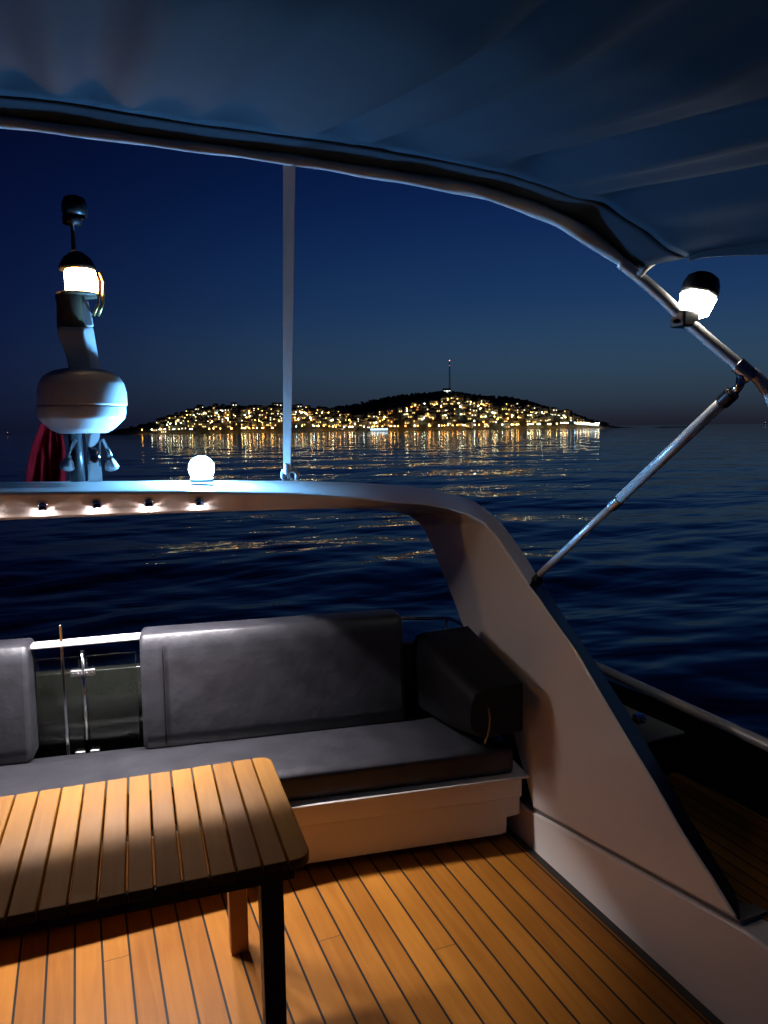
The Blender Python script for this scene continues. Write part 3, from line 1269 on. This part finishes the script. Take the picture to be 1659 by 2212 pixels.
for (x, y), dark in (((lr.x, min(lr.y, -0.07)), 0), ((lf.x, -TD + 0.075), 1), ((-TL + 0.12, -0.08), 0), ((-TL + 0.12, -TD + 0.075), 1)):
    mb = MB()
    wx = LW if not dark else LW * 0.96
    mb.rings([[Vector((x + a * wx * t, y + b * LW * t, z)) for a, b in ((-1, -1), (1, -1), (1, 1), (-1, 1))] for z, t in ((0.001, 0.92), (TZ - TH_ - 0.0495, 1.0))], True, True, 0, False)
    mb.build('leg', M['teak_shaded'] if dark else M['teak_leg'], table, bevel=0.004)  # front legs get the darker copy, their unlit side painted in
tag(table, 'low slatted teak table standing in front of the stern bench', 'table')

# ------------------------------------------------------------------ bimini top
def bowY(u):
    return interp(u, [0, 900, 1300, 1480, 1659], [2.05, 2.05, 1.98, 1.86, 1.70])


UP_PX = [(0, 205), (100, 214), (200, 228), (370, 258), (560, 284), (700, 302), (830, 323), (920, 338), (1000, 355), (1080, 372), (1130, 386), (1190, 405), (1240, 424), (1300, 438), (1350, 470), (1400, 501), (1440, 535), (1482, 556)]
MID_PX = [(0, 250), (170, 272), (350, 298), (600, 330), (830, 366), (1000, 391), (1100, 418), (1200, 455), (1270, 492), (1330, 540), (1372, 580)]
LOW_PX = [(0, 276), (170, 296), (350, 319), (600, 352), (830, 389), (1000, 420), (1100, 447), (1200, 489), (1270, 530), (1330, 570), (1365, 594)]


def curve3(px, dy=0.0):
    return [onY(u, v, bowY(u) + dy) for u, v in px]


def catmull(pts, n=6):
    out = []
    for i in range(len(pts) - 1):
        p0, p1, p2, p3 = pts[max(i - 1, 0)], pts[i], pts[i + 1], pts[min(i + 2, len(pts) - 1)]
        for k in range(n):
            t = k / n
            out.append(0.5 * ((2 * p1) + (p2 - p0) * t + (2 * p0 - 5 * p1 + 4 * p2 - p3) * t * t + (3 * p1 - p0 - 3 * p2 + p3) * t ** 3))
    out.append(pts[-1])
    return out


def mirror_left(pts):
    """continue a right-hand curve to the left by mirroring it about the boat's centre line"""
    x0 = pts[0].x
    l = [Vector((2 * XC - p.x, p.y, p.z)) for p in pts if 2 * XC - p.x < x0 - 0.03]
    return l[::-1] + pts


bimini = empty('bimini_top', (0, 1.0, 0))
bimini.location = (0, 0, 0)
upc = mirror_left(catmull(curve3(UP_PX, -0.10), 4))
rnd = random.Random(5)
folds = [(rnd.uniform(14, 46), rnd.uniform(0, 6.28), rnd.uniform(0.3, 1.0)) for _ in range(9)]


def fold(x, t):
    a = 0
    for k, ph, am in folds:
        a += am * math.sin(k * x + ph + 0.35 * math.sin(1.7 * t + ph))
    env = 0.35 + 0.65 * math.exp(-((t - 0.35) / 0.8) ** 2)
    return a * 0.0115 * env


NT = 60
TLEN = 3.4
rows = []
for i in range(NT + 1):
    t = TLEN * (i / NT) ** 1.15
    row = []
    for p in upc:
        sag = 0.02 * math.sin(min(1, t / 1.5) * math.pi) if t < 1.5 else 0.03 * math.sin((t - 1.5) / 1.9 * math.pi)
        zz = p.z - 0.02 * t - 0.19 * (min(t, 0.9) + 0.15 * max(t - 0.9, 0)) * max(0, 1 - (abs(p.x - XC) / 2.25) ** 4) - sag * (1 - min(1, abs(p.x - XC) / 2.3) ** 2) + fold(p.x, t) * min(1, t / 0.1)
        # slight curl of the cloth where it meets the hem
        zz += 0.02 * (1 - math.exp(-t / 0.05))
        xx = XC + (p.x - XC) * (1 + 0.012 * t)
        row.append(Vector((xx, p.y - t, zz)))
    rows.append(row)
mb = MB()
mb.rings(rows, False, False, 0, True)
mb.build('canvas_roof', M['canvas'], bimini, solid=0.003)

midc = mirror_left(catmull(curve3(MID_PX, 0.0), 4))
n = 130


def resample(pts, n):
    ls = [0]
    for a, b in zip(pts, pts[1:]):
        ls.append(ls[-1] + (b - a).length)
    out = []
    for k in range(n + 1):
        d = ls[-1] * k / n
        out.append(Vector([interp(d, ls, [p[c] for p in pts]) for c in range(3)]))
    return out


a_, b_ = resample(upc, n), resample(midc, n)
r_ = []
for j in range(7):
    t = j / 6
    row = []
    for k in range(n + 1):
        p = a_[k].lerp(b_[k], t)
        wv = 0.006 * mnoise.noise(Vector((p.x * 6, t * 1.5, 3.0))) + 0.004 * mnoise.noise(Vector((p.x * 19, t * 3, 7.0)))
        p = p + Vector((0, 0.006 * math.sin(t * math.pi) + wv, 0))
        row.append(p)
    r_.append(row)
mb = MB()
mb.rings(r_, False, False, 0, True)
mb.build('hem_flap', M['hem'], bimini, solid=0.004)
# sleeve round the bow, slightly twisted and wrinkled
lowc = mirror_left(catmull(curve3(LOW_PX, 0.0), 4))
cc = [(a + b) / 2 for a, b in zip(resample(midc, n), resample(lowc, n))]
rd = [max(0.013, (a - b).length / 2 * 1.02) for a, b in zip(resample(midc, n), resample(lowc, n))]
mb = MB()
rings_ = []
for k, p in enumerate(cc):
    t_ = (cc[min(k + 1, n)] - cc[max(k - 1, 0)]).normalized()
    s_ = t_.cross(Vector((0, 1, 0))).normalized()
    w_ = s_.cross(t_)
    ring = []
    for j in range(16):
        q = 2 * math.pi * j / 16
        rr = rd[k] * (1 + 0.09 * math.sin(2 * q + p.x * 26) + 0.10 * mnoise.noise(Vector((p.x * 16 + q * 0.9, math.cos(q), math.sin(q)))))
        ring.append(p + (s_ * math.cos(q) + w_ * math.sin(q)) * rr)
    rings_.append(ring)
mb.rings(rings_, True, True, 0, True)
mb.build('bow_sleeve', M['sleeve'], bimini)
# side valance along the right and left edges of the canvas
for col in (-1, 0):
    pts = [r[col] for r in rows]
    sg = 1 if col == -1 else -1
    mb = MB()
    dp = lambda p: 0.012 + 0.06 * min(1, (pts[0].y - p.y) / 0.7)
    mb.rings([pts, [p + Vector((sg * 0.012, 0, -dp(p) / 2)) for p in pts], [p + Vector((sg * 0.004, 0.0, -dp(p))) for p in pts]], False, False, 0, True)
    mb.build('side_valance', M['hem'], bimini, solid=0.004)
# the polished bow itself: bare from the sleeve's end down to the side deck, and a middle bow ahead
TUBE_PX = [(1340, 566), (1385, 602), (1430, 641), (1480, 690), (1540, 742), (1600, 793), (1659, 848)]
tp = curve3(TUBE_PX, 0.0)
e_ = tp[-1] - tp[-2]
foot = Vector((2.16, 1.18, SD + 0.03))
tp += [tp[-1].lerp(foot, 0.3) + Vector((0.05, 0, 0.06)), tp[-1].lerp(foot, 0.65) + Vector((0.05, 0, 0.03)), foot]
tubeR = catmull(tp, 6)
inner = cc
mb = MB()
mb.tube(tubeR, 0.019, 18)
mb.build('bow_tube', M['steel_satin'], bimini)
mb = MB()
mb.tube([Vector((2 * XC - p.x, p.y, p.z)) for p in tubeR], 0.019, 18)
mb.build('bow_tube', M['steel_satin'], bimini)
# hinge socket and clamp where the strut meets the bow
top_s = onY(1607, 800, bowY(1607))
tdir = (onY(1659, 848, 1.70) - onY(1540, 742, bowY(1540))).normalized()
mb = MB()
mb.tube([top_s - tdir * 0.03, top_s + tdir * 0.035], 0.0255, 18)
mb.build('tube_clamp', M['steel_dull'], bimini, bevel=0.004)
# sewn tie at the end of the sleeve
mb = MB()
q0 = onY(1392, 592, bowY(1392) - 0.01)
mb.tube([q0 + Vector((-0.02, 0, -0.005)), q0 + Vector((0.0, -0.015, 0.02)), q0 + Vector((0.035, -0.01, 0.035)), q0 + Vector((0.07, 0, 0.045))], [0.01, 0.009, 0.005, 0.003], 10)
mb.build('tie', M['strap'], bimini)
tag(bimini, 'dark blue canvas bimini top stretched overhead on a polished bow', 'canopy')

# strut between the bow and the arch
sb = onW(1160, 1246, 0.07)
st = top_s + Vector((0, 0, -0.03))
st = onY(1583, 848, bowY(1600) + 0.02)
strut = empty('canopy_strut', sb)
loc = lambda p: p - sb
mid_ = sb.lerp(st, 0.49)
mb = MB()
mb.tube([loc(sb.lerp(st, 0.02)), loc(mid_)], 0.0150, 18)
mb.build('lower_tube', M['steel_satin'], strut)
mb = MB()
mb.tube([loc(mid_), loc(st)], 0.0195, 18)
mb.build('upper_tube', M['steel_satin'], strut)
mb = MB()
d_ = (st - sb).normalized()
mb.tube([loc(mid_ - d_ * 0.03), loc(mid_ + d_ * 0.03)], 0.0215, 18)
mb.build('collar', M['steel_dull'], strut, bevel=0.003)
mb = MB()
mb.tube([loc(st - d_ * 0.05), loc(st)], 0.0245, 18)
mb.build('end_cap', M['black'], strut, bevel=0.003)
mb = MB()
mb.tube([loc(st), loc(st + d_ * 0.03), loc(top_s)], [0.017, 0.013, 0.02], 14)
mb.build('eye_end', M['steel'], strut)
mb = MB()
mb.tube([loc(sb - d_ * 0.02), loc(sb + d_ * 0.05)], 0.0145, 16)
mb.tube([loc(sb + Vector((0, -0.02, -0.015))), loc(sb + Vector((0, 0.02, -0.02)))], 0.02, 12)
mb.build('foot_bracket', M['black'], strut, bevel=0.002)
tag(strut, 'polished telescopic strut from the radar arch up to the bimini bow', 'strut')

# webbing strap from the bow down to the arch beam
s_top = onY(625, 352, bowY(625))
s_bot = onY(620, 1030, BY + 0.12)
strap = empty('canopy_strap', s_bot)
mb = MB()
r_ = []
for k in range(25):
    t = k / 24
    p = s_bot.lerp(s_top, 0.035 + 0.965 * t) - s_bot
    tw = 0.15 * math.sin(t * 3.0) - 0.75
    a = Vector((math.cos(tw), math.sin(tw), 0)) * 0.0175
    b = Vector((-math.sin(tw), math.cos(tw), 0)) * 0.0025
    r_.append([p - a - b, p + a - b, p + a + b, p - a + b])
mb.rings(r_, True, True, 0, False)
mb.build('webbing', M['strap'], strap)
mb = MB()
sd = (s_top - s_bot).normalized()
kp = sd * 0.05
for k in range(5):
    c = kp + sd * (k * 0.014 - 0.01)
    mb.lathe([(0.006, -0.009), (0.016 - 0.001 * k, -0.005), (0.017 - 0.001 * k, 0.003), (0.006, 0.008)], c, sd + Vector((0.25 * math.sin(k * 2), 0.2 * math.cos(k), 0)), 12)
mb.tube([kp, kp + Vector((0.03, -0.01, 0.0)), kp + Vector((0.043, -0.012, -0.02)), kp + Vector((0.035, -0.01, -0.045))], [0.011, 0.013, 0.012, 0.004], 10)
mb.tube([kp, Vector((-0.018, 0, 0.025)), Vector((-0.022, 0, 0.005)), Vector((-0.014, 0, -0.015))], [0.008, 0.009, 0.008, 0.006], 10)
mb.tube([kp, Vector((0.008, 0, 0.02)), Vector((0.006, 0, -0.01))], [0.008, 0.007, 0.006], 10)
mb.build('knot', M['strap'], strap)
mb = MB()
mb.tube([Vector((-0.02 * math.cos(q), 0.0, -0.012 + 0.02 * math.sin(q))) for q in np.linspace(0, math.pi, 9)], 0.004, 8)
mb.build('pad_eye', M['steel'], strap)
tag(strap, 'pale webbing strap knotted to the arch and pulled up to the canopy', 'strap')

# ------------------------------------------------------------------ lamps on the arch and the bow
gp = onY(435, 1012, BY + 0.24)
globe = empty('globe_lamp', gp)
mb = MB()
R = 27 / FPX * depth(gp)
mb.lathe([(R * math.sin(q), -R * math.cos(q)) for q in np.linspace(0.75, math.pi - 0.02, 14)], (0, 0, 0), (0, 0, 1), 28)
mb.build('lamp_globe', M['globe'], globe)
mb = MB()
mb.lathe([(R * 0.92, -R * 1.08), (R * 0.92, -R * 0.80), (R * 0.84, -R * 0.74), (R * 0.5, -R * 0.74)], (0, 0, 0), (0, 0, 1), 28)
mb.build('base', M['plastic'], globe)
tag(globe, 'round glowing blue-white lamp standing on the arch beam', 'lamp')

nb = onY(1478, 688, bowY(1478))
nav = empty('nav_light', nb)
ax = Vector((0.27, -0.05, 0.96)).normalized()
mb = MB()
sc = depth(nb) / FPX
mb.box(-0.03, 0.035, -0.03, 0.03, -0.028, 0.022)
mb.tube([Vector((-0.045, 0, -0.01)), Vector((-0.028, 0, -0.01))], 0.008, 10)
mb.build('clamp', M['black'], nav, bevel=0.006)
rot = ax.to_track_quat('Z', 'Y').to_matrix().to_4x4()
mb = MB()
prof = [(24, 8), (31, 11), (39, 50), (39, 54)]
c0 = Vector((0.022 + 0.010, 0, 0.0))
mb.lathe([(r * sc, h * sc) for r, h in prof], c0, ax, 6, 0, False, phase=0.3)
for q in range(12, 18):
    ctr = sum((Vector(mb.v[i]) for i in mb.f[q]), Vector()) / 4 - c0
    hor = (ctr - ax * ctr.dot(ax)).normalized()
    if abs(hor.dot(RT)) > 0.6:
        mb.m[q] = 1
mb.build('lens', [M['navlamp'], glow('lens_side', (0.75, 0.80, 0.85), 0.35)], nav, bevel=0.003)
mb = MB()
mb.lathe([(r * sc, h * sc) for r, h in ((38, 54.5), (39.5, 60), (39, 74), (33, 90), (20, 99), (2, 102))], c0, ax, 24)
mb.build('cap', M['black'], nav)
tag(nav, 'white lit navigation light with black cap clamped to the canopy bow', 'navigation light')

# ------------------------------------------------------------------ radar mast on the arch
MY = BY + 0.22
mbase = onY(205, 1036, MY)
mast = empty('radar_mast', mbase)
ms = depth(mbase) / FPX


def mp(u, v, dy=0.0):
    return onY(u, v, MY + dy) - mbase


def rlat(mb, u, prof, seg=24, smooth=True, dy=0.0):
    """prof: (radius px, v px) about a vertical axis through pixel column u"""
    b = mp(u, prof[0][1], dy)
    mb.lathe([(r * ms * 0.92, (prof[0][1] - v) * ms) for r, v in prof], b, (0, 0, 1), seg, 0, smooth)


mb = MB()
rlat(mb, 206, [(16, 1040), (16, 930)])
mb.build('post', M['steel'], mast)
mb = MB()
rlat(mb, 168, [(17, 1040), (15, 930)], dy=0.08)
mb.build('cable_duct', M['black'], mast)
dome = MB()
rlat(dome, 180, [(52, 936), (62, 931), (70, 927), (94, 905), (97, 893), (97, 879)], 32, True)
dm = dome.build('radome_base', M['plastic'], mast, bevel=0.005, seg=2, angle=15, sharp=28)
dome = MB()
rlat(dome, 180, [(94, 878.5), (97, 876), (97, 850), (92, 830), (82, 815), (62, 804), (38, 799), (20, 798)], 32, True)
dome.build('radome_cap', M['plastic'], mast, bevel=0.006, seg=2, angle=15, sharp=28)
# swept bracket above the dome
mb = MB()
r_ = []
for v, ul, ur, d0, d1 in ((806, 150, 216, -0.05, 0.06), (770, 143, 212, -0.055, 0.06), (717, 123, 203, -0.07, 0.05), (705, 128, 200, -0.06, 0.05)):
    r_.append([mp(ul, v, d0), mp(lerp(ul, ur, 0.72), v + 2, d0 - 0.01), mp(ur, v, d1 * 0.3), mp(ur - 6, v, d1), mp(ul + 6, v, d1)])
mb.rings(r_, True, True, 0, False)
r2 = []
for v, ul, ur in ((706, 168, 203), (680, 170, 198), (650, 168, 190)):
    r2.append([mp(ul, v, -0.03), mp(ur, v, -0.02), mp(ur, v, 0.05), mp(ul, v, 0.05)])
mb.rings(r2, True, True, 0, False)
mb.build('mast_bracket', M['plastic'], mast, bevel=0.006)
mb = MB()
rlat(mb, 155, [(30, 712), (31, 705), (29, 660), (31, 645), (28, 638)])
rlat(mb, 172, [(44, 640), (45, 636), (40, 634)])  # added plate below the lens, shields the dome from its light
mb.build('lamp_housing', paint('bronze_housing', (0.10, 0.075, 0.045), 0.5), mast)
mb = MB()
rlat(mb, 176, [(31, 633), (34, 626), (34, 592), (31, 586)], dy=-0.01)
mb.build('warm_lens', M['warm'], mast)
mb = MB()
rlat(mb, 168, [(40, 585), (40, 577), (30, 560), (14, 548), (6, 546)])
mb.build('lamp_hood', paint('dark_hood', (0.03, 0.03, 0.03), 0.35), mast)
mb = MB()
for u in (214, 224):
    mb.tube([mp(u - 8, 588, -0.02), mp(u, 610, -0.03), mp(u - 1, 655, -0.03), mp(u - 12, 682, -0.02)], 0.006, 8)
mb.build('guard_bars', paint('brass', (0.75, 0.5, 0.18), 0.3, 1.0), mast)
mb = MB()
rlat(mb, 160, [(5, 548), (4, 490), (20, 489), (21, 474), (12, 470)])
rlat(mb, 162, [(25, 466), (28, 456), (27, 442), (22, 431), (8, 426)])
mb.build('top_light', M['black'], mast)
mb = MB()
rlat(mb, 161, [(22, 471), (24, 468)])
mb.build('top_lens', M['glass'], mast)
for u, v in ((146, 1000), (240, 1000)):
    mb = MB()
    p = mp(u, v, -0.02)
    mb.lathe([(0.010, 0.035), (0.014, 0.02), (0.024, 0.0), (0.030, -0.022), (0.027, -0.024), (0.012, -0.005)], p, (0.15 if u < 200 else -0.15, -0.5, 0.8), 18)
    mb.tube([p + Vector((0, 0, 0.03)), mp(u + (18 if u < 200 else -18), 950, 0.02)], 0.008, 8)
    mb.build('horn', M['steel_dull'], mast)
tag(mast, 'white radar dome on a polished post with a warm lamp above it', 'radar mast')

# red flag hanging beside the mast
fy = BY + 0.65
fb = onY(136, 1050, fy)
flag = empty('red_flag', fb)
mb = MB()
mb.tube([onY(131, 1060, fy) - fb, onY(122, 850, fy + 0.02) - fb], 0.009, 10)
mb.build('flagstaff', M['steel_dull'], flag)
mb = MB()
lft = [(118, 858), (96, 895), (84, 925), (70, 960), (60, 1000), (52, 1050)]
rgt = [(122, 858), (124, 895), (131, 925), (139, 960), (143, 1000), (142, 1050)]
r_ = []
for t in np.linspace(0, 1, 26):
    k = t * 5
    a = (interp(k, range(6), [p[0] for p in lft]), interp(k, range(6), [p[1] for p in lft]))
    b = (interp(k, range(6), [p[0] for p in rgt]), interp(k, range(6), [p[1] for p in rgt]))
    row = []
    for s_ in np.linspace(0, 1, 34):
        u, v = lerp(a[0], b[0], s_), lerp(a[1], b[1], s_)
        dy = (0.07 * mnoise.noise(Vector((s_ * 3.2 + t * 0.8, t * 1.4, 2.0))) + 0.035 * mnoise.noise(Vector((s_ * 8 - t * 1.5, t * 2.5, 5.0)))) * (0.35 + 0.65 * t)
        row.append(onY(u, v, fy - 0.012 + dy) - fb)
    r_.append(row)
mb.rings(r_, False, False, 0, True)
mb.build('flag_cloth', M['red'], flag, solid=0.002)
tag(flag, 'limp red flag hanging behind the arch, left of the radar', 'flag')

# ------------------------------------------------------------------ rails and fittings
rx = 2.27
pr = [onX(1262, 1427, rx), onX(1659, 1610, rx)]
rail = empty('side_guard_rail', (rx, pr[0].y, SD))
z0, z1 = pr[0].z, pr[1].z
o_ = Vector((rx, pr[0].y, SD))
mb = MB()
dr = (pr[1] - pr[0])
mb.tube([pr[0] - dr * 0.35 - o_, pr[0] - o_, pr[1] - o_, pr[1] + dr * 1.6 - o_], 0.0215, 18)
mb.build('top_tube', M['steel_satin'], rail)
for t in (-0.3, 0.62, 1.5):
    p = pr[0] + dr * t
    mb = MB()
    mb.tube([p - o_ + Vector((0, 0, -0.01)), Vector((rx, p.y, 0.585)) - o_], 0.014, 12)
    mb.build('stanchion', M['steel'], rail)
mb = MB()
p = pr[0] + dr * 0.07
mb.tube([p - dr * 0.02 - o_, p + dr * 0.02 - o_], 0.027, 18)
mb.build('joint_collar', M['steel_dull'], rail, bevel=0.002)
tag(rail, 'polished guard rail running forward along the dark side deck bulwark', 'guard rail')

ay = 3.62
ap = [onY(u, v, ay) for u, v in ((820, 1334), (868, 1335), (920, 1336), (965, 1335), (985, 1341), (1000, 1350))]
ar = empty('stern_grab_rail', ap[0])
mb = MB()
mb.tube(catmull([p - ap[0] for p in ap], 4), 0.010, 14)
mb.build('rail_tube', M['steel'], ar)
for k in (0, 3):
    mb = MB()
    mb.tube([ap[k] - ap[0], ap[k] - ap[0] + Vector((0, 0.02, -0.28))], 0.009, 10)
    mb.build('rail_post', M['steel'], ar)
tag(ar, 'short polished grab rail behind the bench by the arch wing', 'grab rail')

# studs on the outer edge of the wing
for u, v, lab in ((1380, 1552, 'small chrome pad eye on the outer edge of the wing, below the guard rail'), (1575, 1880, 'small reddish lit pad eye low on the forward edge of the wing')):
    p = onX(u, v, 1.93)
    e = empty('pad_eye', p)
    mb = MB()
    mb.box(-0.02, 0.02, -0.016, 0.016, -0.018, 0.018)
    mb.build('base_plate', M['steel'], e, bevel=0.005)
    mb = MB()
    mb.tube([Vector((-0.012 * math.cos(q), -0.016 - 0.018 * math.sin(q), 0.006)) for q in np.linspace(0, math.pi, 9)], 0.004, 8)
    mb.build('eye', M['steel'], e)
    mb = MB()
    mb.tube([Vector((-0.09, 0.02, -0.03)), Vector((-0.02, 0.0, 0.0))], 0.010, 10)
    mb.build('stem', M['black'], e)
    tag(e, lab, 'pad eye')

# locker on the side deck behind the wing
lk = onZ(1440, 1690, SD)
locker = empty('deck_locker', (lk.x + 0.06, lk.y + 0.25, SD))
mb = MB()
mb.box(-0.13, 0.13, -0.2, 0.22, 0.001, 0.16)
mb.build('locker_body', M['navy'], locker, bevel=0.012)
mb = MB()
mb.box(-0.14, 0.14, -0.21, 0.23, 0.161, 0.178)
mb.build('lid', paint('grey_lid', (0.3, 0.32, 0.32), 0.5), locker, bevel=0.006)
tag(locker, 'small dark deck locker with grey lid on the side deck', 'locker')

# ------------------------------------------------------------------ camera and render settings
cam = bpy.data.cameras.new('camera')
co = bpy.data.objects.new('camera', cam)
COL.objects.link(co)
mat = Matrix((RT, UP, -FW)).transposed().to_4x4()
mat.translation = EYE
co.matrix_world = mat
cam.sensor_fit = 'HORIZONTAL'
cam.sensor_width = 36.0
cam.lens = 36.0 * FPX / 1659.0
cam.clip_start = 0.05
cam.clip_end = 60000
scene.camera = co

scene.view_settings.view_transform = 'Standard'
scene.view_settings.look = 'None'
scene.view_settings.exposure = 0.0
scene.view_settings.gamma = 1.0
scene.view_settings.use_curve_mapping = False
cy = scene.cycles
cy.use_denoising = True
try:
    cy.denoiser = 'OPENIMAGEDENOISE'
    cy.denoising_input_passes = 'RGB_ALBEDO_NORMAL'
except Exception:
    pass
cy.use_adaptive_sampling = False
cy.max_bounces = 8
cy.diffuse_bounces = 5
cy.glossy_bounces = 4
cy.transmission_bounces = 6
cy.caustics_reflective = False
cy.caustics_refractive = False
cy.sample_clamp_indirect = 6.0
cy.sample_clamp_direct = 0.0
